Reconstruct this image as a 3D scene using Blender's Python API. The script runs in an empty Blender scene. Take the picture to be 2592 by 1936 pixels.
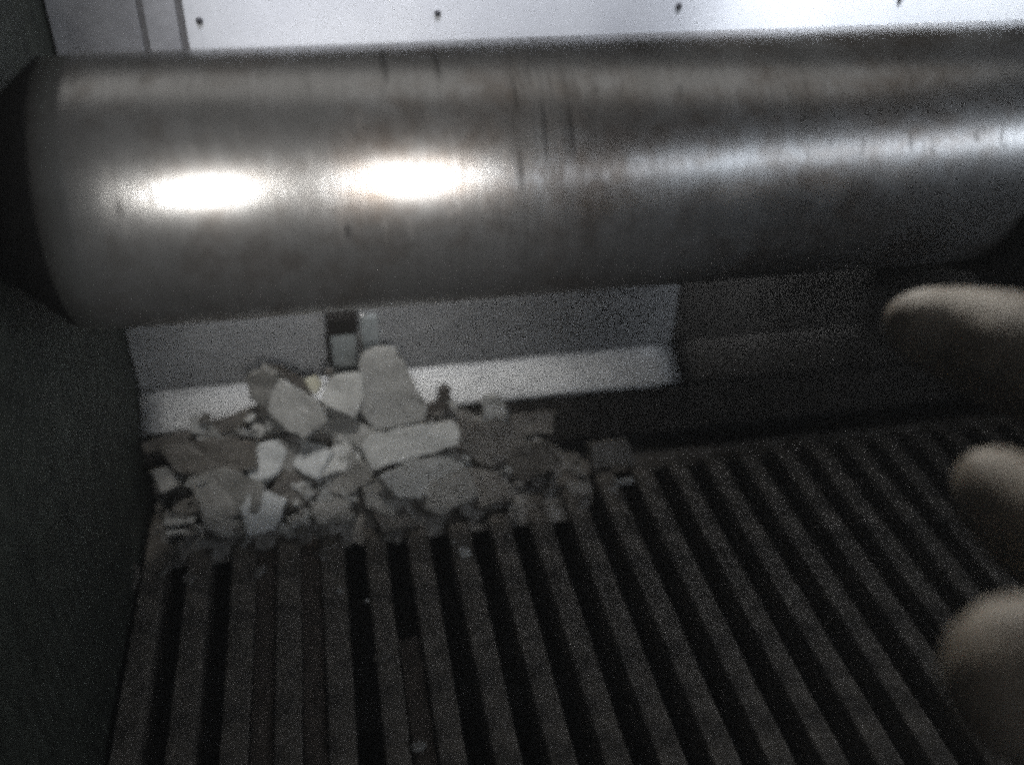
import bpy, bmesh, math, random
from mathutils import Vector, Matrix, noise

random.seed(7)
scene = bpy.context.scene
COL = scene.collection

# ------------------------------------------------------------------ camera
# world: X along the drum, Y away from the camera (along the slats), Z up; slat tops at z = 0; metres
SRC_W, SRC_H, FPX = 2592.0, 1936.0, 2420.0
CAM = Vector((0.0, 0.0, 0.1880))
ROT = Matrix(((0.98197721, 0.09413437, -0.16388861),
              (-0.18854615, 0.54793303, -0.81499678),
              (0.01308078, 0.83120883, 0.55580642)))      # camera -> world
cam_data = bpy.data.cameras.new("camera")
cam = bpy.data.objects.new("camera", cam_data)
COL.objects.link(cam)
cam.matrix_world = Matrix.Translation(CAM) @ ROT.to_4x4()
cam_data.sensor_fit = 'HORIZONTAL'
cam_data.sensor_width = 36.0
cam_data.lens = 36.0 * FPX / SRC_W
cam_data.clip_start = 0.005
cam_data.clip_end = 20.0
cam_data.dof.use_dof = True
cam_data.dof.focus_distance = 0.215
cam_data.dof.aperture_fstop = 6.0
scene.camera = cam

# ------------------------------------------------------------------ world and lamps
world = bpy.data.worlds.new("World")
scene.world = world
world.use_nodes = True
bg = world.node_tree.nodes["Background"]
bg.inputs[0].default_value = (0.80, 0.88, 1.0, 1)
bg.inputs[1].default_value = 0.003

def aim(o, target):
    d = Vector(target) - o.location
    o.rotation_euler = d.to_track_quat('-Z', 'Y').to_euler()

def area_lamp(name, loc, target, sx, sy, power, color, spread=180):
    l = bpy.data.lights.new(name, 'AREA')
    l.shape = 'RECTANGLE'
    l.size, l.size_y = sx, sy
    l.energy, l.color = power, color
    l.spread = math.radians(spread)
    o = bpy.data.objects.new(name, l)
    COL.objects.link(o)
    o.location = loc
    aim(o, target)
    return o

def spot_lamp(name, loc, target, power, color, angle, blend, radius):
    l = bpy.data.lights.new(name, 'SPOT')
    l.energy, l.color = power, color
    l.spot_size = math.radians(angle)
    l.spot_blend = blend
    l.shadow_soft_size = radius
    o = bpy.data.objects.new(name, l)
    COL.objects.link(o)
    o.location = loc
    aim(o, target)
    return o

# two small work lamps behind and above the camera (the two hot spots on the drum)
area_lamp("work_lamp", (-0.073, -0.240, 0.272), (-0.021, 0.163, 0.123), 0.022, 0.06, 0.0056, (1.0, 0.97, 0.92), 18)
area_lamp("work_lamp", (0.046, -0.260, 0.275), (0.013, 0.163, 0.123), 0.026, 0.11, 0.0118, (1.0, 0.97, 0.93), 19)
# cool daylight from a long opening behind the camera, reaching far to the right, plus an added soft fill from above
area_lamp("daylight_opening", (0.55, -0.24, 0.33), (0.16, 0.17, 0.12), 1.10, 0.07, 0.76, (0.84, 0.91, 1.0), 110)
area_lamp("overhead_fill", (0.14, 0.30, 0.75), (0.08, 0.20, 0.0), 0.95, 0.30, 0.36, (1.0, 0.97, 0.92), 160)
# added, unseen strip fills above the back: one down the gap between drum and wall, two onto the white sheet
area_lamp("gap_fill", (0.015, 0.2300, 0.40), (0.012, 0.2405, 0.02), 0.135, 0.012, 0.0122, (1.0, 0.98, 0.94), 16)
area_lamp("wall_fill", (0.190, 0.195, 0.30), (0.185, 0.250, 0.152), 0.16, 0.02, 0.085, (0.88, 0.93, 1.0), 18)
area_lamp("wall_fill", (0.060, 0.195, 0.30), (0.055, 0.250, 0.150), 0.17, 0.02, 0.034, (0.87, 0.90, 1.0), 18)
# added spot beyond the back wall that rims the fingers from behind
spot_lamp("finger_rim_fill", (0.135, 0.47, 0.290), (0.100, 0.095, 0.105), 5.2, (1.0, 0.96, 0.88), 14, 0.5, 0.010)

scene.view_settings.view_transform = 'Standard'
scene.view_settings.look = 'None'
scene.view_settings.exposure = 0.0
scene.view_settings.gamma = 1.0
scene.view_settings.use_curve_mapping = False
scene.render.engine = 'CYCLES'
scene.cycles.filter_width = 3.5
scene.cycles.max_bounces = 8
scene.cycles.use_denoising = False
scene.cycles.use_light_tree = False
scene.cycles.use_adaptive_sampling = True
scene.cycles.adaptive_threshold = 0.05
scene.cycles.adaptive_min_samples = 24

# ------------------------------------------------------------------ helpers
def ray(px, py):
    return (ROT @ Vector((px - SRC_W / 2, -(py - SRC_H / 2), -FPX))).normalized()

def at(px, py, x=None, y=None, z=None, d=None):
    r = ray(px, py)
    if x is not None: t = (x - CAM.x) / r.x
    elif y is not None: t = (y - CAM.y) / r.y
    elif z is not None: t = (z - CAM.z) / r.z
    else: t = d
    return CAM + r * t

def link(name, mesh, mat, parent=None, loc=None):
    o = bpy.data.objects.new(name, mesh)
    COL.objects.link(o)
    if mat is not None and not mesh.materials:
        mesh.materials.append(mat)
    if parent is not None:
        o.parent = parent
    if loc is not None:
        o.location = loc
    return o

def from_bm(name, bm, mat, parent=None, loc=None, smooth=False):
    me = bpy.data.meshes.new(name)
    bmesh.ops.recalc_face_normals(bm, faces=bm.faces)
    bm.to_mesh(me)
    bm.free()
    if smooth:
        for p in me.polygons:
            p.use_smooth = True
    return link(name, me, mat, parent, loc)

def tag(o, label, cat, group=None):
    o["label"] = label
    o["category"] = cat
    if group:
        o["group"] = group
    return o

def empty(name, loc=(0, 0, 0)):
    o = bpy.data.objects.new(name, None)
    o.empty_display_size = 0.01
    COL.objects.link(o)
    o.location = loc
    return o

def box_bm(x0, x1, y0, y1, z0, z1, bevel=0.0, seg=2):
    bm = bmesh.new()
    bmesh.ops.create_cube(bm, size=1.0)
    for v in bm.verts:
        v.co = Vector(((x0 + x1) / 2 + v.co.x * (x1 - x0), (y0 + y1) / 2 + v.co.y * (y1 - y0), (z0 + z1) / 2 + v.co.z * (z1 - z0)))
    if bevel > 0:
        bmesh.ops.bevel(bm, geom=bm.edges[:], offset=bevel, segments=seg, affect='EDGES', profile=0.5)
    return bm

# ------------------------------------------------------------------ materials
def material(name):
    m = bpy.data.materials.new(name)
    m.use_nodes = True
    nt = m.node_tree
    return m, nt, nt.nodes["Principled BSDF"]

def mapped_noise(nt, scale, detail=4.0, rough=0.6, stretch=(1, 1, 1)):
    tc = nt.nodes.new("ShaderNodeTexCoord")
    mp = nt.nodes.new("ShaderNodeMapping")
    mp.inputs["Scale"].default_value = stretch
    nz = nt.nodes.new("ShaderNodeTexNoise")
    nz.inputs["Scale"].default_value = scale
    nz.inputs["Detail"].default_value = detail
    nz.inputs["Roughness"].default_value = rough
    nt.links.new(tc.outputs["Object"], mp.inputs["Vector"])
    nt.links.new(mp.outputs["Vector"], nz.inputs["Vector"])
    return nz.outputs["Fac"]

def ramp(nt, fac, stops):
    r = nt.nodes.new("ShaderNodeValToRGB")
    els = r.color_ramp.elements
    while len(els) < len(stops):
        els.new(0.5)
    for e, (p, c) in zip(els, stops):
        e.position = p
        e.color = (*c, 1) if len(c) == 3 else c
    nt.links.new(fac, r.inputs["Fac"])
    return r.outputs["Color"]

def mixc(nt, fac, a, b, mode='MIX'):
    n = nt.nodes.new("ShaderNodeMix")
    n.data_type = 'RGBA'
    n.blend_type = mode
    for sock, v in ((n.inputs[0], fac), (n.inputs[6], a), (n.inputs[7], b)):
        if isinstance(v, bpy.types.NodeSocket):
            nt.links.new(v, sock)
        elif isinstance(v, (int, float)):
            sock.default_value = v
        else:
            sock.default_value = (*v, 1)
    return n.outputs[2]

def math_node(nt, op, a, b=None, clamp=False):
    n = nt.nodes.new("ShaderNodeMath")
    n.operation = op
    n.use_clamp = clamp
    for sock, v in zip(n.inputs, (a, b)):
        if v is None:
            continue
        if isinstance(v, bpy.types.NodeSocket):
            nt.links.new(v, sock)
        else:
            sock.default_value = v
    return n.outputs[0]

def bump(nt, bsdf, height, strength, distance):
    b = nt.nodes.new("ShaderNodeBump")
    b.inputs["Strength"].default_value = strength
    b.inputs["Distance"].default_value = distance
    nt.links.new(height, b.inputs["Height"])
    nt.links.new(b.outputs["Normal"], bsdf.inputs["Normal"])

def simple(name, c0, c1, scale, rough, metallic=0.0, bumpy=0.0, bscale=None, stretch=(1, 1, 1), spec=0.5):
    m, nt, b = material(name)
    n1 = mapped_noise(nt, scale, 5, 0.65, stretch)
    nt.links.new(ramp(nt, n1, [(0.3, c0), (0.7, c1)]), b.inputs["Base Color"])
    b.inputs["Roughness"].default_value = rough
    b.inputs["Metallic"].default_value = metallic
    b.inputs["Specular IOR Level"].default_value = spec
    if bumpy:
        n2 = mapped_noise(nt, bscale or scale * 4, 6, 0.7)
        bump(nt, b, n2, bumpy, 0.0006)
    return m

# drum: brushed stainless with circumferential scratches, water stains and grime
def drum_material():
    m, nt, b = material("brushed_drum_steel")
    tc = nt.nodes.new("ShaderNodeTexCoord")
    sep = nt.nodes.new("ShaderNodeSeparateXYZ")
    nt.links.new(tc.outputs["Object"], sep.inputs[0])
    brush = mapped_noise(nt, 1.0, 6, 0.75, (900, 22, 22))
    grime = mapped_noise(nt, 60, 6, 0.7)
    coarse = mapped_noise(nt, 1.0, 5, 0.7, (800, 30, 30))
    # scratched zone in the middle of the drum
    dx = math_node(nt, 'ABSOLUTE', math_node(nt, 'SUBTRACT', sep.outputs["X"], 0.040))
    zone = math_node(nt, 'SUBTRACT', 1.0, math_node(nt, 'DIVIDE', dx, 0.015), clamp=True)
    scr = math_node(nt, 'MULTIPLY', ramp(nt, coarse, [(0.44, (0, 0, 0)), (0.60, (1, 1, 1))]), zone)
    base = ramp(nt, grime, [(0.25, (0.34, 0.337, 0.33)), (0.75, (0.52, 0.52, 0.525))])
    base = mixc(nt, math_node(nt, 'MULTIPLY', ramp(nt, brush, [(0.38, (0, 0, 0)), (0.68, (1, 1, 1))]), 0.26), base, (0.13, 0.12, 0.11))
    rust = mapped_noise(nt, 28, 6, 0.75)
    base = mixc(nt, math_node(nt, 'MULTIPLY', ramp(nt, rust, [(0.47, (0, 0, 0)), (0.66, (1, 1, 1))]), 0.75), base, (0.15, 0.115, 0.088))
    fleck = mapped_noise(nt, 1.0, 3, 0.6, (650, 150, 150))
    fk = ramp(nt, fleck, [(0.60, (0, 0, 0)), (0.70, (1, 1, 1))])
    base = mixc(nt, math_node(nt, 'MULTIPLY', fk, 0.35), base, (0.06, 0.052, 0.045))
    base = mixc(nt, math_node(nt, 'MULTIPLY', scr, 0.38), base, (0.07, 0.055, 0.045))
    # two dried drips near the top and a few specks: stains with a shape of their own
    for (px, pz, wx, wz) in ((0.0111, 0.0245, 0.0008, 0.0020), (0.0207, 0.0245, 0.0007, 0.0019), (0.0017, 0.0009, 0.0007, 0.0016),
                             (-0.036, 0.0075, 0.0008, 0.0018), (0.034, 0.021, 0.0004, 0.003), (0.0385, 0.015, 0.0004, 0.006),
                             (0.0435, 0.0155, 0.0004, 0.005), (0.0335, 0.0095, 0.0008, 0.004)):
        ex = math_node(nt, 'DIVIDE', math_node(nt, 'SUBTRACT', sep.outputs["X"], px), wx)
        ez = math_node(nt, 'DIVIDE', math_node(nt, 'SUBTRACT', sep.outputs["Z"], pz), wz)
        d2 = math_node(nt, 'ADD', math_node(nt, 'MULTIPLY', ex, ex), math_node(nt, 'MULTIPLY', ez, ez))
        k = math_node(nt, 'MULTIPLY', math_node(nt, 'SUBTRACT', 1.2, d2, clamp=True), math_node(nt, 'MULTIPLY', grime, 1.2))
        base = mixc(nt, k, base, (0.035, 0.032, 0.03))
    nt.links.new(base, b.inputs["Base Color"])
    b.inputs["Metallic"].default_value = 0.80
    b.inputs["Anisotropic"].default_value = 0.8
    tg = nt.nodes.new("ShaderNodeTangent")
    tg.direction_type = 'RADIAL'
    tg.axis = 'X'
    nt.links.new(tg.outputs["Tangent"], b.inputs["Tangent"])
    rg = math_node(nt, 'ADD', math_node(nt, 'MULTIPLY', grime, 0.05), 0.19)
    rg = math_node(nt, 'ADD', rg, math_node(nt, 'MULTIPLY', scr, 0.10))
    rg = math_node(nt, 'ADD', rg, math_node(nt, 'MULTIPLY', brush, 0.05))
    rg = math_node(nt, 'ADD', rg, math_node(nt, 'MULTIPLY', fk, 0.08))
    nt.links.new(rg, b.inputs["Roughness"])
    bump(nt, b, brush, 0.13, 0.0001)
    return m

M_DRUM = drum_material()
M_COLLAR = simple("black_rubber", (0.004, 0.004, 0.004), (0.008, 0.0075, 0.0075), 200, 0.95, bumpy=0.3, spec=0.1)
M_WALL = simple("white_painted_sheet", (0.62, 0.63, 0.66), (0.74, 0.75, 0.77), 35, 0.42, bumpy=0.12, bscale=260)
M_STRIP = simple("grey_seal_strip", (0.22, 0.22, 0.235), (0.36, 0.36, 0.375), 60, 0.5, bumpy=0.2)
M_COVER = simple("dull_cover_strip", (0.26, 0.26, 0.275), (0.38, 0.38, 0.395), 80, 0.6, bumpy=0.2)
M_DARKLINE = simple("dark_sealant", (0.10, 0.098, 0.10), (0.18, 0.175, 0.18), 90, 0.8)
M_SCREW = simple("dark_screw_metal", (0.03, 0.03, 0.035), (0.08, 0.08, 0.09), 300, 0.45, metallic=0.5)
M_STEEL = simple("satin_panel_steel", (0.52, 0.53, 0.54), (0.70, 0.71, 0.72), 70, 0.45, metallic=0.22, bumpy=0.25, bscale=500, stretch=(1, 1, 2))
M_SHADE_RAIL = simple("shaded_panel_and_rail", (0.095, 0.088, 0.080), (0.165, 0.153, 0.140), 50, 0.85, bumpy=0.25, bscale=300, spec=0.2)  # panel shade right of the bright strip put into this brown; rail shares it
M_LIP = simple("worn_lip_metal", (0.10, 0.09, 0.08), (0.20, 0.185, 0.17), 70, 0.55, metallic=0.3, bumpy=0.3, bscale=300, stretch=(3, 1, 1))
M_SLAT = simple("grimy_slat_plastic", (0.026, 0.023, 0.020), (0.175, 0.157, 0.135), 130, 0.7, bumpy=0.8, bscale=900)
M_FILL = simple("caked_brown_dirt", (0.035, 0.027, 0.022), (0.075, 0.06, 0.048), 180, 0.85, bumpy=0.8, bscale=900)
M_BASE = simple("black_tray_bottom", (0.008, 0.008, 0.008), (0.016, 0.015, 0.014), 80, 0.8)
M_SIDE = simple("dark_side_plastic", (0.010, 0.014, 0.010), (0.052, 0.060, 0.047), 150, 0.65, bumpy=0.4, bscale=500)
M_CLIP = simple("dark_clip_plastic", (0.012, 0.011, 0.010), (0.022, 0.02, 0.019), 200, 0.8, spec=0.2)
M_STRAP = simple("pale_blue_grey_strap", (0.24, 0.265, 0.27), (0.32, 0.345, 0.35), 150, 0.5)
M_BRIGHT = simple("bright_screw", (0.75, 0.75, 0.74), (0.85, 0.85, 0.84), 200, 0.25, metallic=0.8)

def shard_material(name, c0, c1):
    m, nt, b = material(name)
    n1 = mapped_noise(nt, 110, 6, 0.7)
    n2 = mapped_noise(nt, 700, 4, 0.7)
    base = ramp(nt, n1, [(0.28, c0), (0.72, c1)])
    base = mixc(nt, math_node(nt, 'MULTIPLY', n2, 0.25), base, tuple(x * 0.45 for x in c0))
    nt.links.new(base, b.inputs["Base Color"])
    b.inputs["Roughness"].default_value = 0.5
    b.inputs["Subsurface Weight"].default_value = 0.25
    b.inputs["Subsurface Radius"].default_value = (0.0030, 0.0028, 0.0025)
    b.inputs["Subsurface Scale"].default_value = 1.0
    bump(nt, b, n1, 0.5, 0.0012)
    return m
SM = {
    'pale': shard_material("pale_shard", (0.33, 0.335, 0.325), (0.54, 0.545, 0.53)),
    'grey': shard_material("grey_shard", (0.21, 0.212, 0.205), (0.41, 0.412, 0.40)),
    'blue': shard_material("cool_shard", (0.40, 0.415, 0.42), (0.56, 0.575, 0.575)),
    'dark': shard_material("dark_and_shaded_shard", (0.07, 0.063, 0.056), (0.15, 0.14, 0.125)),  # dark pieces; also painted shade on the heap's right side
    'rubble': shard_material("rubble_grit", (0.11, 0.105, 0.097), (0.26, 0.25, 0.235)),
    'mid': shard_material("dull_and_shaded_shard", (0.13, 0.128, 0.12), (0.29, 0.285, 0.27)),  # shade toward the heap's lower left is put into this tone
    'yellow': shard_material("yellowed_chip", (0.40, 0.39, 0.31), (0.54, 0.53, 0.43)),
    'black': shard_material("charred_chip", (0.03, 0.026, 0.022), (0.07, 0.06, 0.05)),
}

def skin_material():
    m, nt, b = material("skin")
    n1 = mapped_noise(nt, 140, 5, 0.6)
    n2 = mapped_noise(nt, 900, 5, 0.7)
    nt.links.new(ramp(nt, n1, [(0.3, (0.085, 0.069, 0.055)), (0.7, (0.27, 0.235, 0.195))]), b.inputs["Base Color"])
    b.inputs["Roughness"].default_value = 0.55
    b.inputs["Subsurface Weight"].default_value = 0.08
    b.inputs["Subsurface Radius"].default_value = (0.003, 0.0014, 0.0008)
    bump(nt, b, n2, 0.4, 0.0006)
    return m
M_SKIN = skin_material()
M_NAIL = simple("fingernail", (0.42, 0.33, 0.28), (0.50, 0.40, 0.34), 200, 0.35)

# ------------------------------------------------------------------ setting: tray bottom, side walls
LEFT_X, RIGHT_X = -0.0625, 0.302
BACK_Y = 0.250
base = from_bm("tray_floor", box_bm(LEFT_X, RIGHT_X, 0.02, 0.262, -0.034, -0.024), M_BASE)
base["kind"] = "structure"

back = from_bm("tray_back", box_bm(LEFT_X - .006, RIGHT_X + .006, 0.2625, 0.266, -0.034, 0.160), M_BASE)
back["kind"] = "structure"

def side_wall(name, x0, x1, inner):
    bm = box_bm(x0, x1, 0.02, 0.262, -0.034, 0.168, 0.0008)
    o = from_bm(name, bm, M_SIDE)
    o["kind"] = "structure"
    return o
wl = side_wall("left_side_wall", LEFT_X - 0.006, LEFT_X, 1)
wr = side_wall("right_side_wall", RIGHT_X, RIGHT_X + 0.006, -1)
# fine upright flutes low on the left wall, towards the camera
rib_me = None
y = 0.075
while y < 0.178:
    if rib_me is None:
        bm = bmesh.new()
        bmesh.ops.create_cone(bm, cap_ends=True, segments=10, radius1=0.0011, radius2=0.0009, depth=0.052)
        r0 = from_bm("rib", bm, M_SIDE, wl, (LEFT_X - .0007, y, 0.020), smooth=True)
        rib_me = r0.data
    else:
        link("rib", rib_me, None, wl, (LEFT_X - .0007, y, 0.020 + random.uniform(-.001, .001)))
    y += random.uniform(.0046, .0054)

# ------------------------------------------------------------------ slatted grate
PITCH, BAR_W = 0.012, 0.0061
grate = empty("slatted_grate", (0.07, 0.15, -0.014))
tag(grate, "dark grimy grate of parallel slats running toward the viewer", "grate")
GI = Vector((0.07, 0.15, -0.014))
def slat_bm(w, y0, y1, hgt):
    bm = bmesh.new()
    prof = [(-w / 2, -hgt), (-w / 2, -0.0005), (-w / 2 + .0004, 0), (0, 0.0001), (w / 2 - .0004, 0),
            (w / 2, -0.0005), (w / 2, -hgt)]
    rings = []
    n = 40
    for i in range(n + 1):
        t = i / n
        yy = y0 + (y1 - y0) * t
        jx = noise.noise(Vector((yy * 60, w * 900, 1.3))) * .00025
        jw = 1 + noise.noise(Vector((yy * 120, w * 500, 7.1))) * .05
        jz = noise.noise(Vector((yy * 70, w * 700, 3.9))) * .00022
        drop = -0.0012 * max(0, 1 - (y1 - yy) / 0.002) if yy > y1 - 0.002 else 0
        rings.append([bm.verts.new((px * jw + jx, yy, pz + (jz + drop if pz > -.002 else 0))) for px, pz in prof])
    for a, b in zip(rings, rings[1:]):
        for k in range(len(prof)):
            k2 = (k + 1) % len(prof)
            bm.faces.new((a[k], a[k2], b[k2], b[k]))
    bm.faces.new(rings[0]); bm.faces.new(rings[-1])
    return bm
for k in range(-7, 23):
    w = BAR_W + random.uniform(-.0003, .0003)
    ye = 0.226 + random.uniform(-.0008, .0008)
    o = from_bm("slat", slat_bm(w, 0.03, ye, 0.012), M_SLAT, grate, Vector((0.0261 + PITCH * k, 0, random.uniform(-.0003, .0002))) - GI)
rail = from_bm("cross_rail", box_bm(LEFT_X + .001, RIGHT_X - .001, 0.2275, 0.2365, -0.014, -0.0060, .0006), M_SHADE_RAIL, grate, -GI)
rail2 = from_bm("cross_rail", box_bm(LEFT_X + .001, RIGHT_X - .001, 0.150, 0.158, -0.021, -0.0130, .0006), M_BASE, grate, -GI)

# caked dirt that fills the gaps beside the fourth slat from the left
def dirt(x0, x1, y0, y1, z, seed):
    bm = bmesh.new()
    nx, ny = 10, 60
    g = []
    for j in range(ny + 1):
        row = []
        for i in range(nx + 1):
            u, v = i / nx, j / ny
            xx = x0 + (x1 - x0) * u; yy = y0 + (y1 - y0) * v
            zz = z + .0009 * noise.noise(Vector((xx * 260 + seed, yy * 130, 0))) + .0005 * noise.noise(Vector((xx * 900, yy * 700, seed)))
            row.append(bm.verts.new((xx, yy, zz)))
        g.append(row)
    for j in range(ny):
        for i in range(nx):
            bm.faces.new((g[j][i], g[j][i + 1], g[j + 1][i + 1], g[j + 1][i]))
    ext = bmesh.ops.extrude_face_region(bm, geom=bm.faces[:])
    for v in [e for e in ext['geom'] if isinstance(e, bmesh.types.BMVert)]:
        v.co.z = z - 0.006
    return bm
for i, (ka, kb, y0, y1, zz) in enumerate(((-5, -4, 0.06, 0.222, -.0012), (-4, -3, 0.06, 0.224, -.0010), (-2, -1, 0.06, 0.168, -.0016))):
    xa = 0.0261 + PITCH * ka + BAR_W / 2 + .0003; xb = 0.0261 + PITCH * kb - BAR_W / 2 - .0003
    d = from_bm("caked_dirt", dirt(xa, xb, y0, y1, zz, i * 3.1), M_FILL, grate, -GI, smooth=True)

# ------------------------------------------------------------------ bent sheet-metal back panel below the drum
SHADE_EDGE_X = 0.1030
panel = empty("back_panel", (0.02, 0.25, 0.0))
tag(panel, "bent satin steel panel below the drum with a bright sloping strip", "panel")
PI0 = Vector((0.02, 0.25, 0.0))
def sheet_yz(x0, x1, prof, th, nseg=24, wob=0.0003):
    """bent sheet: profile of (y, z) points, extruded along X, given thickness"""
    bm = bmesh.new()
    rows = []
    for i in range(nseg + 1):
        x = x0 + (x1 - x0) * i / nseg
        rows.append([bm.verts.new((x, yy + wob * noise.noise(Vector((x * 40, zz * 50, 2.2))), zz + wob * .6 * noise.noise(Vector((x * 55, yy * 60, 9.2))))) for yy, zz in prof])
    for a, b in zip(rows, rows[1:]):
        for k in range(len(prof) - 1):
            bm.faces.new((a[k], b[k], b[k + 1], a[k + 1]))
    bmesh.ops.solidify(bm, geom=bm.faces[:], thickness=th)
    return bm
o = from_bm("upright_sheet", sheet_yz(LEFT_X + .0006, SHADE_EDGE_X, [(BACK_Y, .0275), (BACK_Y, .06), (BACK_Y, .1035)], .0010), M_STEEL, panel, -PI0)
o = from_bm("sloping_strip", sheet_yz(LEFT_X + .0006, SHADE_EDGE_X, [(.2372, .0193), (.2385, .0203), (.2440, .0236), (.2490, .0266), (.2499, .0274)], .0010), M_STEEL, panel, -PI0, smooth=True)
o = from_bm("front_lip", sheet_yz(LEFT_X + .0006, SHADE_EDGE_X, [(.2368, .0020), (.2366, .010), (.2368, .0190)], .0010), M_LIP, panel, -PI0)
# same panel continued; its shade is painted in with a darker brown
panel2 = empty("shaded_panel", (0.13, 0.25, 0.0))
tag(panel2, "steel panel right of the bright strip, under the drum, darkened brown for shade", "panel")
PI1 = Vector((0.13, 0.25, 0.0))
o = from_bm("upright_sheet", sheet_yz(SHADE_EDGE_X + .0006, RIGHT_X - .0006, [(BACK_Y + .0012, .0275), (BACK_Y + .0012, .06), (BACK_Y + .0012, .1035)], .0010), M_SHADE_RAIL, panel2, -PI1)
o = from_bm("sloping_strip", sheet_yz(SHADE_EDGE_X + .0006, RIGHT_X - .0006, [(.2378, .0190), (.2390, .0200), (.2450, .0236), (.2500, .0266), (.2511, .0274)], .0010), M_SHADE_RAIL, panel2, -PI1, smooth=True)
o = from_bm("front_lip", sheet_yz(SHADE_EDGE_X + .0006, RIGHT_X - .0006, [(.2374, .0020), (.2372, .010), (.2374, .0187)], .0010), M_LIP, panel2, -PI1)

# ------------------------------------------------------------------ white sheet wall above the drum
upper = empty("upper_panel", (0.045, 0.25, 0.104))
tag(upper, "white painted sheet above the drum with a row of dark screws", "panel")
UI = Vector((0.045, 0.25, 0.104))
o = from_bm("sheet", box_bm(-.0312, RIGHT_X - .0006, BACK_Y - .0020, BACK_Y - .0006, .1045, .165, .0003), M_WALL, upper, -UI)
o = from_bm("corner_sheet", box_bm(LEFT_X + .0006, -.0418, BACK_Y - .0008, BACK_Y + .0006, .1045, .165, .0003), M_STRIP, upper, -UI)
o = from_bm("cover_strip", box_bm(-.0404, -.0330, BACK_Y - .0009, BACK_Y + .0008, .1047, .1645, .0002), M_COVER, upper, -UI)
o = from_bm("seam", box_bm(-.0417, -.0405, BACK_Y - .0004, BACK_Y + .0010, .1049, .1642), M_DARKLINE, upper, -UI)
o = from_bm("seam", box_bm(-.0329, -.0313, BACK_Y - .0004, BACK_Y + .0010, .1049, .1642), M_DARKLINE, upper, -UI)
for sx in (-.0278, .0295, .0925, .1554):
    bm = bmesh.new()
    bmesh.ops.create_uvsphere(bm, u_segments=16, v_segments=8, radius=.00085)
    for v in bm.verts:
        v.co.y *= 0.5
    from_bm("screw", bm, M_SCREW, upper, Vector((sx, BACK_Y - .0022, .1318)) - UI, smooth=True)
# ------------------------------------------------------------------ drum
DY, DZ, DR = 0.1858, 0.1141, 0.0260
DX0, DX1 = -0.0497, 0.2960
drum = empty("metal_drum", ((DX0 + DX1) / 2, DY, DZ - DR))
tag(drum, "large brushed metal drum lying across the picture with two hot spots", "drum")
DI = drum.location.copy()
bm = bmesh.new()
SEG, NX = 128, 60
rings = []
for i in range(NX + 1):
    x = DX0 + (DX1 - DX0) * i / NX
    edge = 0.0004 if i in (0, NX) else 0
    ring = []
    for s in range(SEG):
        a = 2 * math.pi * s / SEG
        rr = DR - edge + .00008 * noise.noise(Vector((x * 30, math.cos(a) * 2, math.sin(a) * 2)))
        ring.append(bm.verts.new((x, rr * math.cos(a), rr * math.sin(a))))
    rings.append(ring)
for a, b in zip(rings, rings[1:]):
    for s in range(SEG):
        bm.faces.new((a[s], a[(s + 1) % SEG], b[(s + 1) % SEG], b[s]))
bm.faces.new(rings[0]); bm.faces.new(rings[-1])
shell = from_bm("shell", bm, M_DRUM, drum, Vector((0, DY, DZ)) - DI, smooth=True)
for p in shell.data.polygons:
    if len(p.vertices) > 4: p.use_smooth = False

def collar(x0, x1, cy, cz, r):
    bm = bmesh.new()
    prof = [(x0, r * .62), (x0 + (x1 - x0) * .3, r * .74), (x0 + (x1 - x0) * .65, r * .88), (x0 + (x1 - x0) * .92, r * .985), (x1, r * .97)]
    rr = []
    for (x, q) in prof:
        rr.append([bm.verts.new((x, cy + q * (1 + .012 * noise.noise(Vector((math.cos(2 * math.pi * s / 80) * 2.2, math.sin(2 * math.pi * s / 80) * 2.2, x * 90)))) * math.cos(2 * math.pi * s / 80),
                                cz + q * math.sin(2 * math.pi * s / 80))) for s in range(80)])
    for a, b in zip(rr, rr[1:]):
        for s in range(80):
            bm.faces.new((a[s], a[(s + 1) % 80], b[(s + 1) % 80], b[s]))
    bm.faces.new(rr[0]); bm.faces.new(rr[-1])
    return bm
from_bm("end_collar", collar(LEFT_X + .0004, DX0 - .0002, DY - .0004, DZ + .0006, DR * .985), M_COLLAR, drum, -DI, smooth=True)
from_bm("end_collar", collar(RIGHT_X - .0004, DX1 + .0002, DY, DZ, DR * .985), M_COLLAR, drum, -DI, smooth=True)

# black cradle that carries the right end of the drum from below
def cradle_bm(x0, x1, r0, r1, a0, a1):
    bm = bmesh.new()
    n = 40
    g = []
    for i in range(n + 1):
        a = math.radians(a0 + (a1 - a0) * i / n)
        w = .0004 * noise.noise(Vector((i * .3, 0, 5)))
        c, s_ = -math.cos(a), math.sin(a)          # a measured from the camera side, upwards
        g.append([bm.verts.new((x, DY + (r + w) * c, DZ + (r + w) * s_)) for x, r in ((x0, r0), (x0 + .0006, r1 - .0005), (x0 + .0014, r1), (x1, r1), (x1, r0))])
    for p, q in zip(g, g[1:]):
        for k in range(5):
            bm.faces.new((p[k], p[(k + 1) % 5], q[(k + 1) % 5], q[k]))
    bm.faces.new(g[0]); bm.faces.new(g[-1])
    return bm
cr = empty("drum_cradle", (0.20, DY, DZ - .034))
tag(cr, "black curved cradle under the right end of the drum", "cradle")
from_bm("saddle", cradle_bm(0.1400, 0.240, DR + .0003, DR + .0026, -150, -12), M_COLLAR, cr, -cr.location)
from_bm("foot", box_bm(0.170, 0.200, DY - .004, BACK_Y - .003, DZ - .046, DZ - DR - .0036, .001), M_COLLAR, cr, -cr.location)

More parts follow.
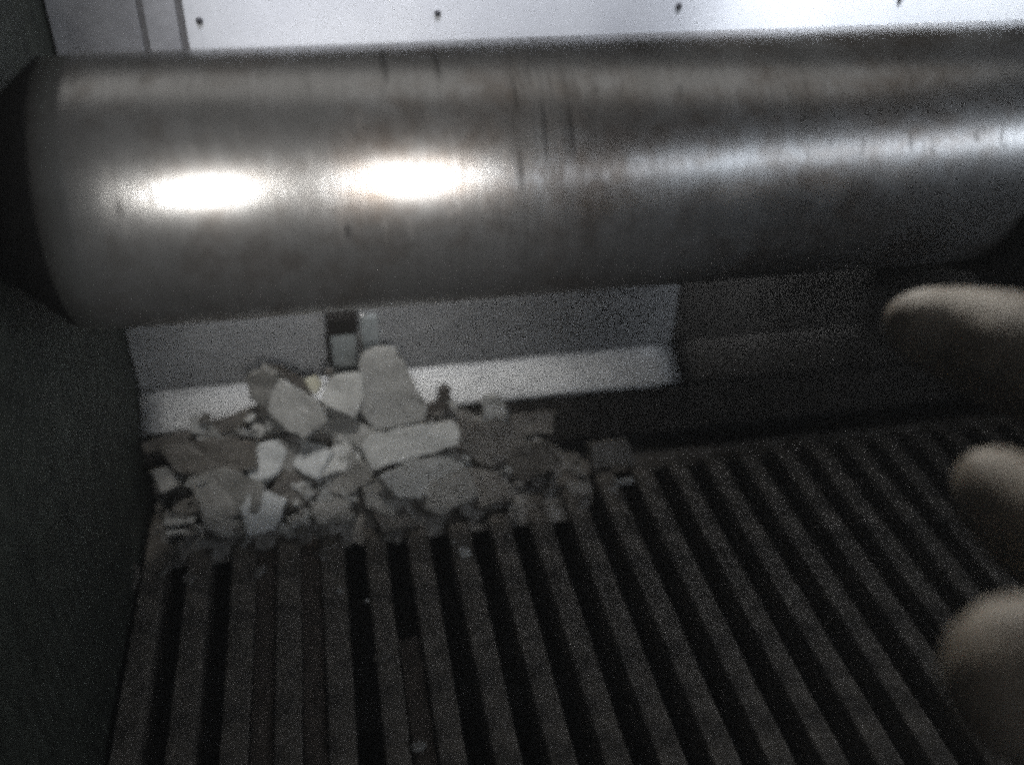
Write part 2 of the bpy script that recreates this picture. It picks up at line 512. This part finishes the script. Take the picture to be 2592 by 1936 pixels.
# ------------------------------------------------------------------ small clip with hanging strap below the drum
clip = empty("hanging_clip", at(866, 930, y=.2455))
tag(clip, "small dark clip with a pale hanging strap on the steel panel", "clip")
CI = clip.location.copy()
def px_box(u0, v0, u1, v1, y, th, bev):
    a = at(u0, (v0 + v1) / 2, y=y); b = at(u1, (v0 + v1) / 2, y=y)
    c = at((u0 + u1) / 2, v0, y=y); d = at((u0 + u1) / 2, v1, y=y)
    return box_bm(a.x, b.x, y, y + th, d.z, c.z, bev)
from_bm("clip_body", px_box(826, 806, 906, 850, .2405, .0050, .0005), M_CLIP, clip, -CI)
from_bm("strap", px_box(843, 846, 905, 975, .2450, .0009, .0002), M_STRAP, clip, -CI)
from_bm("side_wire", px_box(828, 846, 839, 930, .2440, .0009, .0003), M_CLIP, clip, -CI)
from_bm("side_wire", px_box(908, 850, 914, 905, .2440, .0008, .0002), M_LIP, clip, -CI)
from_bm("bracket_plate", px_box(915, 800, 960, 900, .2475, .0012, .0003), M_STRAP, clip, -CI)
bm = bmesh.new(); bmesh.ops.create_uvsphere(bm, u_segments=12, v_segments=8, radius=.0009)
from_bm("screw", bm, M_BRIGHT, clip, at(916, 799, y=.2448) - CI, smooth=True)

# ------------------------------------------------------------------ heap of broken shards
def heap(x, y):
    wx = 1.0
    if x < -.045: wx = max(0.25, 1 - (-.045 - x) / .02)
    if x > .028: wx = max(0, 1 - (x - .028) / .042)
    return max(0.0, (y - .205)) * .78 * wx

def frame_from(n):
    n = Vector(n).normalized()
    u = Vector((1, 0, 0)) - n * n.x
    u.normalize()
    return u, n.cross(u), n

def ray_heap(px, py, off):
    r = ray(px, py)
    t = 0.12
    while t < 0.40:
        p = CAM + r * t
        if p.z <= heap(p.x, p.y) + off or p.y > 0.234:
            return p
        t += 0.0005
    return CAM + r * t

R3 = lambda x, y: (250 + x / 2.0109, 750 + y / 2.0109)

def prism(poly, centre, n, th, rough=.0004, bev=.0004, bend=0.0, seed=0.0):
    """solid broken plate: outline (picture points cast on the plate's own plane), real thickness, chipped edges"""
    u, v, n = frame_from(n)
    pts = []
    for (px, py) in poly:
        r = ray(px, py)
        t = (centre - CAM).dot(n) / r.dot(n)
        p = CAM + r * t - centre
        pts.append((p.dot(u), p.dot(v)))
    # chip the outline
    out = []
    for i, a in enumerate(pts):
        b = pts[(i + 1) % len(pts)]
        L = math.hypot(b[0] - a[0], b[1] - a[1])
        k = max(1, int(L / .0022))
        for j in range(k):
            f = j / k
            jit = rough if j else 0
            out.append((a[0] + (b[0] - a[0]) * f + random.uniform(-jit, jit), a[1] + (b[1] - a[1]) * f + random.uniform(-jit, jit)))
    bm = bmesh.new()
    def height(x, y):
        return bend * (x * x) * 40 + .0007 * noise.noise(Vector((x * 160 + seed, y * 160, seed * 1.7))) + .0003 * noise.noise(Vector((x * 520 + seed, y * 520, seed)))
    cx = sum(p[0] for p in out) / len(out); cy = sum(p[1] for p in out) / len(out)
    levels = [(1.0, -th), (1.0, -bev), (None, 0.0)]
    rings = []
    for s, z in levels:
        ring = []
        for (x, y) in out:
            if s is None:
                d = math.hypot(x - cx, y - cy)
                k = max(0.0, 1 - bev * 1.2 / max(d, 1e-6))
                xx, yy = cx + (x - cx) * k, cy + (y - cy) * k
            else:
                xx, yy = x, y
            zz = z + height(xx, yy)
            ring.append(bm.verts.new(u * xx + v * yy + n * zz))
        rings.append(ring)
    # rings for surface relief
    for k_ in (.82,):
        rings.append([bm.verts.new(u * (cx + (x - cx) * k_) + v * (cy + (y - cy) * k_) + n * height(cx + (x - cx) * k_, cy + (y - cy) * k_)) for (x, y) in out])
    inner = []
    for (x, y) in out:
        xx, yy = cx + (x - cx) * .5, cy + (y - cy) * .5
        inner.append(bm.verts.new(u * xx + v * yy + n * height(xx, yy)))
    rings.append(inner)
    N = len(out)
    for a, b in zip(rings, rings[1:]):
        for k in range(N):
            bm.faces.new((a[k], a[(k + 1) % N], b[(k + 1) % N], b[k]))
    cv = bm.verts.new(u * cx + v * cy + n * height(cx, cy))
    for k in range(N):
        bm.faces.new((inner[k], inner[(k + 1) % N], cv))
    bm.faces.new(rings[0])
    return bm

GROUP = "broken shards heaped under the drum"
def shard(poly, label, mat='grey', n=(0, -.65, .76), th=.0030, off=.0035, Y=None, cat="shard", name="shard", bend=0.0, r3=True):
    pts = [R3(*p) for p in poly] if r3 else list(poly)
    cx = sum(p[0] for p in pts) / len(pts); cy = sum(p[1] for p in pts) / len(pts)
    if not Y and name == "shard":
        pts = [(cx + (p[0] - cx) * 1.28, cy + (p[1] - cy) * 1.28) for p in pts]
        n = (n[0] + random.uniform(-.38, .38), n[1] + random.uniform(-.25, .25), n[2])
        off += random.uniform(-.001, .0022)
        th *= .72
    c = at(cx, cy, y=Y) if Y else ray_heap(cx, cy, off)
    o = from_bm(name, prism(pts, c, n, th, bend=bend, seed=random.uniform(0, 50)), SM[mat], None, c)
    tag(o, label, cat, GROUP)
    return o

shard([(740, 425), (830, 352), (905, 395), (880, 600), (770, 520)], "dim grey upright shard at the right end of the left bright strip", 'mid', (-.25, -.93, .25), .003, Y=.2335)
shard([(880, 392), (1000, 462), (1110, 540), (1165, 640), (1040, 730), (940, 670), (858, 590)], "broad slanting pale plate left of the tallest shard", 'grey', (-.22, -.72, .66), .0035, Y=.2275)
shard([(1328, 322), (1345, 290), (1400, 264), (1455, 256), (1512, 264), (1590, 400), (1672, 565), (1650, 632), (1400, 692), (1310, 560)],
      "tallest grey shard with a rounded top, standing under the clip", 'grey', (.06, -.90, .42), .0045, Y=.2325, bend=.25)
shard([(1168, 405), (1240, 392), (1335, 388), (1350, 520), (1300, 622), (1200, 580), (1132, 540)],
      "pale block leaning against the left side of the tallest shard", 'pale', (-.14, -.84, .52), .005, Y=.2300)
shard([(1330, 762), (1375, 700), (1600, 660), (1800, 628), (1852, 678), (1836, 760), (1620, 822), (1392, 885)],
      "long pale plank-shaped shard lying across the front of the tallest shard", 'pale', (.10, -.70, .70), .0040, Y=.2215)
shard([(1130, 552), (1290, 628), (1390, 698), (1330, 752), (1190, 700), (1080, 655)], "grey wedge tucked between the slanting plate and the long plank", 'grey', (-.05, -.75, .66), .003, off=.004)
shard([(1040, 735), (1130, 762), (1168, 795), (1108, 905), (1008, 850)], "small bluish chip below the broad slanting plate", 'blue', (.15, -.55, .80), .003)
shard([(1175, 792), (1285, 722), (1335, 800), (1328, 846), (1150, 897)], "pale chip touching the left end of the long plank", 'pale', (.0, -.62, .78), .003)
shard([(760, 852), (830, 762), (902, 742), (932, 802), (902, 882), (790, 932)], "rounded cool grey shard left of the middle of the heap", 'blue', (-.18, -.58, .80), .004)
shard([(932, 742), (1022, 772), (1060, 882), (982, 902), (920, 852)], "squarish grey shard beside the rounded cool grey one", 'mid', (.12, -.66, .74), .0035)
shard([(1142, 897), (1330, 850), (1362, 922), (1262, 1002), (1160, 982)], "grey shard below the left end of the long plank", 'mid', (.0, -.60, .80), .003)
shard([(1480, 912), (1600, 852), (1818, 817), (1880, 892), (1800, 962), (1650, 1002), (1560, 1002)], "grey triangular shard right below the long plank", 'grey', (.10, -.66, .74), .0035)
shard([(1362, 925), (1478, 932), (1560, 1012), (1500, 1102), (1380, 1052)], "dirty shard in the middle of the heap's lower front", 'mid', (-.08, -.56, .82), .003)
shard([(500, 932), (640, 892), (800, 962), (772, 1082), (620, 1102), (540, 1052)], "wide dim shard at the heap's lower left", 'mid', (-.10, -.60, .79), .003)
shard([(790, 990), (932, 1042), (872, 1167), (772, 1192), (738, 1080)], "bright bluish chip leaning at the heap's lower left edge", 'blue', (-.15, -.74, .64), .003, off=.0055)
shard([(540, 1062), (720, 1095), (757, 1192), (640, 1212), (560, 1172)], "flat shard darkened for shade left of the bright bluish chip", 'mid', (.0, -.45, .88), .0025, off=.003)
shard([(952, 902), (1080, 922), (1122, 1012), (1002, 1062), (900, 1012)], "dark brown shard right above the bright bluish chip", 'dark', (.1, -.55, .82), .003)
shard([(1082, 1002), (1240, 1005), (1260, 1122), (1120, 1132)], "flat dim shard resting on the slats below the heap's centre", 'mid', (.0, -.42, .9), .0028, off=.003)
shard([(1702, 962), (1862, 902), (1902, 1012), (1752, 1092), (1682, 1062)], "angular grey shard on the slats below the triangular one", 'mid', (.12, -.50, .85), .0032, off=.0035)
shard([(1885, 885), (2022, 902), (2082, 1012), (1942, 1052)], "dark shard on the slats at the heap's lower right", 'dark', (.1, -.45, .88), .0028, off=.003)
shard([(1402, 1062), (1522, 1052), (1602, 1152), (1452, 1182)], "dark chip on the slats below the heap's middle", 'dark', (-.05, -.4, .9), .0026, off=.0026)
shard([(1948, 640), (1955, 552), (1975, 512), (2030, 500), (2072, 540), (2082, 645)], "round-topped dim shard standing right of the dark peg", 'grey', (.05, -.92, .35), .003, Y=.2345)
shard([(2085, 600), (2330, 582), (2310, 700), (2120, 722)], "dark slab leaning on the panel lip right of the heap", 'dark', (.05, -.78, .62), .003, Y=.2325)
shard([(1875, 645), (2080, 662), (2150, 762), (1990, 852), (1862, 765)], "dark brown slab at the right end of the long plank", 'dark', (.1, -.68, .72), .0032, off=.004)
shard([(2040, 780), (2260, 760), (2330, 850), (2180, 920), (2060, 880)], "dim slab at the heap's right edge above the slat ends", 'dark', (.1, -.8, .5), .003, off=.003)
shard([(292, 892), (470, 852), (482, 932), (332, 982)], "small grey shard near the left wall, below the bright strip", 'mid', (.1, -.5, .86), .0026)
shard([(342, 1132), (470, 1122), (462, 1150), (346, 1158)], "thin pale sliver on the slats by the left wall, upper of two", 'grey', (0, -.3, .95), .0014, off=.002)
shard([(350, 1190), (462, 1182), (458, 1206), (354, 1212)], "thin pale sliver on the slats by the left wall, lower of two", 'grey', (0, -.3, .95), .0014, off=.002)
shard([(215, 745), (520, 655), (845, 535), (872, 600), (700, 672), (480, 742), (225, 800)], "long dark stick along the lower edge of the left bright strip", 'dark', (-.05, -.80, .6), .0035, Y=.2335, cat="stick", name="stick")
shard([(505, 640), (525, 602), (560, 604), (575, 655)], "small dark nub standing on the long dark stick", 'dark', (0, -.93, .36), .002, Y=.2330, cat="chip", name="chip")
shard([(736, 622), (800, 590), (790, 625), (760, 645)], "tiny bright chip on the long dark stick", 'pale', (-.1, -.8, .6), .0015, Y=.2290, cat="chip", name="chip")
shard([(352, 772), (560, 742), (742, 752), (755, 862), (560, 902), (420, 872)], "wide dark slab below the long dark stick", 'dark', (-.1, -.62, .78), .0035, off=.003)
shard([(1040, 425), (1105, 400), (1142, 440), (1112, 502), (1062, 470)], "yellowish chip caught behind the broad slanting plate", 'yellow', (.1, -.85, .5), .002, Y=.2355, cat="chip", name="chip")
shard([(860, 350), (935, 355), (1040, 425), (1060, 472), (1100, 532), (1000, 462), (905, 402)], "dark splinter behind the top edge of the broad slanting plate", 'black', (-.1, -.9, .4), .002, Y=.2345, cat="splinter", name="splinter")
shard([(1735, 470), (1760, 458), (1790, 468), (1795, 560), (1740, 600), (1680, 612), (1672, 560), (1725, 540)], "dark peg standing against the brightest stretch of the strip", 'black', (0, -.95, .3), .003, Y=.2335, cat="peg", name="peg")
shard([(1150, 372), (1190, 366), (1196, 402), (1152, 404)], "tiny dark chip at the foot of the hanging strap", 'dark', (0, -.9, .4), .0015, Y=.2330, cat="chip", name="chip")
shard([(1490, 1125), (1585, 1110), (1612, 1170), (1505, 1192)], "lone dim shard at the slat ends right of the heap", 'dark', (.1, -.85, .45), .003, Y=.224, r3=False)
shard([(1548, 1216), (1602, 1208), (1608, 1219), (1560, 1224)], "short pale splinter lying across a slat right of the heap", 'grey', (0, -.3, .95), .0012, off=.001, r3=False, cat="splinter", name="splinter")
shard([(300, 1425), (335, 1410), (352, 1440), (340, 1490), (310, 1500)], "grey crumb on the leftmost slat below the slivers", 'dark', (0, -.3, .95), .002, off=.0015, r3=False, cat="crumb", name="crumb")

def pebble(px, py, r, z, mat, label, sq=(1, 1, .7)):
    bm = bmesh.new()
    bmesh.ops.create_icosphere(bm, subdivisions=3, radius=r)
    s = random.uniform(0, 40)
    for v in bm.verts:
        d = v.co.normalized()
        v.co = Vector((v.co.x * sq[0], v.co.y * sq[1], v.co.z * sq[2])) * (1 + .28 * noise.noise(d * 1.4 + Vector((s, s, s))) + .1 * noise.noise(d * 4 + Vector((s, 0, s))))
    o = from_bm("crumb", bm, SM[mat], None, at(px, py, z=z), smooth=True)
    return tag(o, label, "crumb", "crumbs on the slats")
pebble(1175, 1398, .0019, .0011, 'pale', "round whitish crumb on a slat below the heap")
pebble(1148, 1372, .0007, .0004, 'grey', "tiny crumb just left of the round whitish crumb")
pebble(968, 1662, .0019, .0005, 'dark', "flat brownish crumb on a slat at the lower middle", (1.3, .8, .4))
pebble(1058, 1888, .0015, .0004, 'mid', "dull flat crumb on a slat at the bottom edge", (1.2, .9, .5))
pebble(860, 1495, .0008, .0003, 'grey', "tiny pale crumb on the slat right of the caked dirt")
pebble(930, 1520, .0007, .0003, 'grey', "tiny pale crumb between two slats at the middle left")

# fine rubble the shards lie in: nobody could count it
def rubble():
    bm = bmesh.new()
    nx, ny = 150, 50
    g = []
    for j in range(ny + 1):
        row = []
        for i in range(nx + 1):
            x = -.060 + .146 * i / nx
            y = .192 + .0440 * j / ny
            z = heap(x, y) - .0030
            k = min(1, max(0, z + .003) / .004)
            z += k * (.0030 * noise.noise(Vector((x * 130, y * 130, 4))) + .0018 * noise.cell(Vector((x * 190, y * 190, 1))) )
            row.append(bm.verts.new((x, y, z)))
        g.append(row)
    for j in range(ny):
        for i in range(nx):
            f = (g[j][i], g[j][i + 1], g[j + 1][i + 1], g[j + 1][i])
            if max(v.co.z for v in f) > -.0026:
                bm.faces.new(f)
    bmesh.ops.delete(bm, geom=[v for v in bm.verts if not v.link_faces], context='VERTS')
    # angular chips scattered over the slope
    for _ in range(130):
        x = random.uniform(-.058, .082); y = random.uniform(.196, .235)
        hz = heap(x, y)
        if hz < .0004 and random.random() < .72: continue
        r = random.uniform(.0010, .0042) * (1 if hz > .001 else .5)
        c = Vector((x, y, hz - .0015 if hz > .0004 else .0003))
        q = Matrix.Rotation(random.uniform(0, 6.3), 3, Vector((random.gauss(0, 1), random.gauss(0, 1), random.gauss(0, 1))).normalized())
        vs = [bm.verts.new(c + q @ Vector((sx * r * random.uniform(.5, 1.2), sy * r * random.uniform(.5, 1.1), sz * r * random.uniform(.15, .4)))) for sx in (-1, 1) for sy in (-1, 1) for sz in (-1, 1)]
        for f in ((0, 1, 3, 2), (4, 6, 7, 5), (0, 4, 5, 1), (2, 3, 7, 6), (0, 2, 6, 4), (1, 5, 7, 3)):
            bm.faces.new([vs[k] for k in f])
    return bm
rb = from_bm("rubble", rubble(), SM['rubble'])
rb["kind"] = "stuff"
rb["label"] = "fine dirty rubble between and under the broken shards"
rb["category"] = "rubble"

# thin broken plates jumbled between the larger shards, too many and too small to tell apart
def litter():
    bm = bmesh.new()
    for _ in range(110):
        x = random.gauss(-.008, .024); y = random.uniform(.207, .234)
        if not -.056 < x < .052: continue
        hz = heap(x, y)
        c = Vector((x, y, hz + random.uniform(0, .0030)))
        q = (Matrix.Rotation(random.uniform(0, 6.3), 3, 'Z') @ Matrix.Rotation(random.gauss(0, .55), 3, 'X') @ Matrix.Rotation(random.gauss(0, .4), 3, 'Y'))
        q = Matrix.Rotation(.55, 3, 'X') @ q
        k = random.choice((3, 4, 4, 5))
        r = random.uniform(.0014, .0042)
        th = random.uniform(.0004, .0011)
        a0 = random.uniform(0, 6.3)
        ring = [(r * random.uniform(.55, 1.1) * math.cos(a0 + 6.283 * i / k), r * random.uniform(.55, 1.1) * math.sin(a0 + 6.283 * i / k)) for i in range(k)]
        top = [bm.verts.new(c + q @ Vector((px, py, th))) for px, py in ring]
        bot = [bm.verts.new(c + q @ Vector((px * 1.04, py * 1.04, -th))) for px, py in ring]
        bm.faces.new(top); bm.faces.new(bot[::-1])
        for i in range(k):
            bm.faces.new((top[i], bot[i], bot[(i + 1) % k], top[(i + 1) % k]))
    return bm
lt = from_bm("fragments", litter(), SM['grey'])
lt["kind"] = "stuff"
lt["label"] = "small thin grey fragments jumbled between the larger shards"
lt["category"] = "fragments"

# ------------------------------------------------------------------ hand reaching in from the right
def hand_mesh():
    bm = bmesh.new()
    def ball(c, r):
        bmesh.ops.create_icosphere(bm, subdivisions=2, radius=r, matrix=Matrix.Translation(c))
    def chain(pts):
        for (a, ra), (b, rb_) in zip(pts, pts[1:]):
            L = (b - a).length
            n = max(2, int(L / .0014))
            for i in range(n + 1):
                t = i / n
                ball(a.lerp(b, t), ra + (rb_ - ra) * t)
    P = lambda px, py, d: at(px, py, d=d)
    mm = .001
    wrist = P(3700, 1500, .150)
    palm_m = P(3080, 1130, .155)      # knuckles
    palm_i = P(3060, 1380, .146)
    palm_r = P(3120, 930, .170)
    palm_p = P(3180, 780, .186)
    # middle finger (upper one in view)
    chain([(P(2318, 818, .166), 5.4 * mm), (P(2350, 826, .166), 6.6 * mm), (P(2420, 846, .166), 7.8 * mm), (P(2500, 868, .165), 8.8 * mm), (P(2600, 905, .163), 10.0 * mm), (P(2800, 985, .159), 10.2 * mm), (palm_m, 11 * mm)])
    # index finger (lower one in view, bent)
    chain([(P(2512, 1225, .150), 5.6 * mm), (P(2552, 1262, .150), 7.4 * mm), (P(2640, 1320, .149), 8.8 * mm), (P(2800, 1390, .147), 9.4 * mm), (palm_i, 11 * mm)])
    # thumb, nearest to the camera
    chain([(P(2575, 1710, .128), 7.6 * mm), (P(2612, 1722, .128), 10.2 * mm), (P(2720, 1740, .128), 11.0 * mm), (P(2900, 1710, .131), 11.0 * mm), (P(3200, 1620, .138), 13 * mm), (wrist, 18 * mm)])
    # ring and little finger, curled back out of the picture
    chain([(P(2760, 800, .180), 6 * mm), (P(2850, 820, .176), 8.0 * mm), (P(2960, 870, .172), 8.8 * mm), (palm_r, 10.5 * mm)])
    chain([(P(2880, 640, .192), 5 * mm), (P(2960, 670, .190), 6.8 * mm), (P(3060, 720, .188), 7.6 * mm), (palm_p, 9 * mm)])
    # palm and wrist
    for k in (palm_i, palm_m, palm_r, palm_p):
        chain([(k, 11 * mm), (k.lerp(wrist, .5), 13 * mm), (wrist, 18 * mm)])
    arm = wrist + (wrist - palm_m).normalized() * .07
    chain([(wrist, 19 * mm), (arm, 25 * mm)])
    me = bpy.data.meshes.new("tmp")
    bm.to_mesh(me); bm.free()
    o = bpy.data.objects.new("tmp", me); COL.objects.link(o)
    md = o.modifiers.new("r", 'REMESH'); md.mode = 'VOXEL'; md.voxel_size = .0011
    sm = o.modifiers.new("s", 'SMOOTH'); sm.iterations = 6; sm.factor = .5
    dg = bpy.context.evaluated_depsgraph_get()
    res = bpy.data.meshes.new_from_object(o.evaluated_get(dg))
    bpy.data.objects.remove(o)
    for p in res.polygons: p.use_smooth = True
    return res
hm = hand_mesh()
hm.name = "hand"
hand = link("hand", hm, M_SKIN)
tag(hand, "shadowed bare fingers and thumb reaching in at the right edge", "hand")

# ------------------------------------------------------------------ thin cold mist hanging in the air
m_haze = bpy.data.materials.new("mist")
m_haze.use_nodes = True
nt = m_haze.node_tree
nt.nodes.clear()
out = nt.nodes.new("ShaderNodeOutputMaterial")
pv = nt.nodes.new("ShaderNodeVolumePrincipled")
pv.inputs["Color"].default_value = (0.85, 0.87, 0.88, 1)
pv.inputs["Density"].default_value = 0.12
nt.links.new(pv.outputs["Volume"], out.inputs["Volume"])
haze = from_bm("haze", box_bm(-1.0, 1.6, -0.6, 0.6, -1.05, 1.0), m_haze)
haze["kind"] = "stuff"
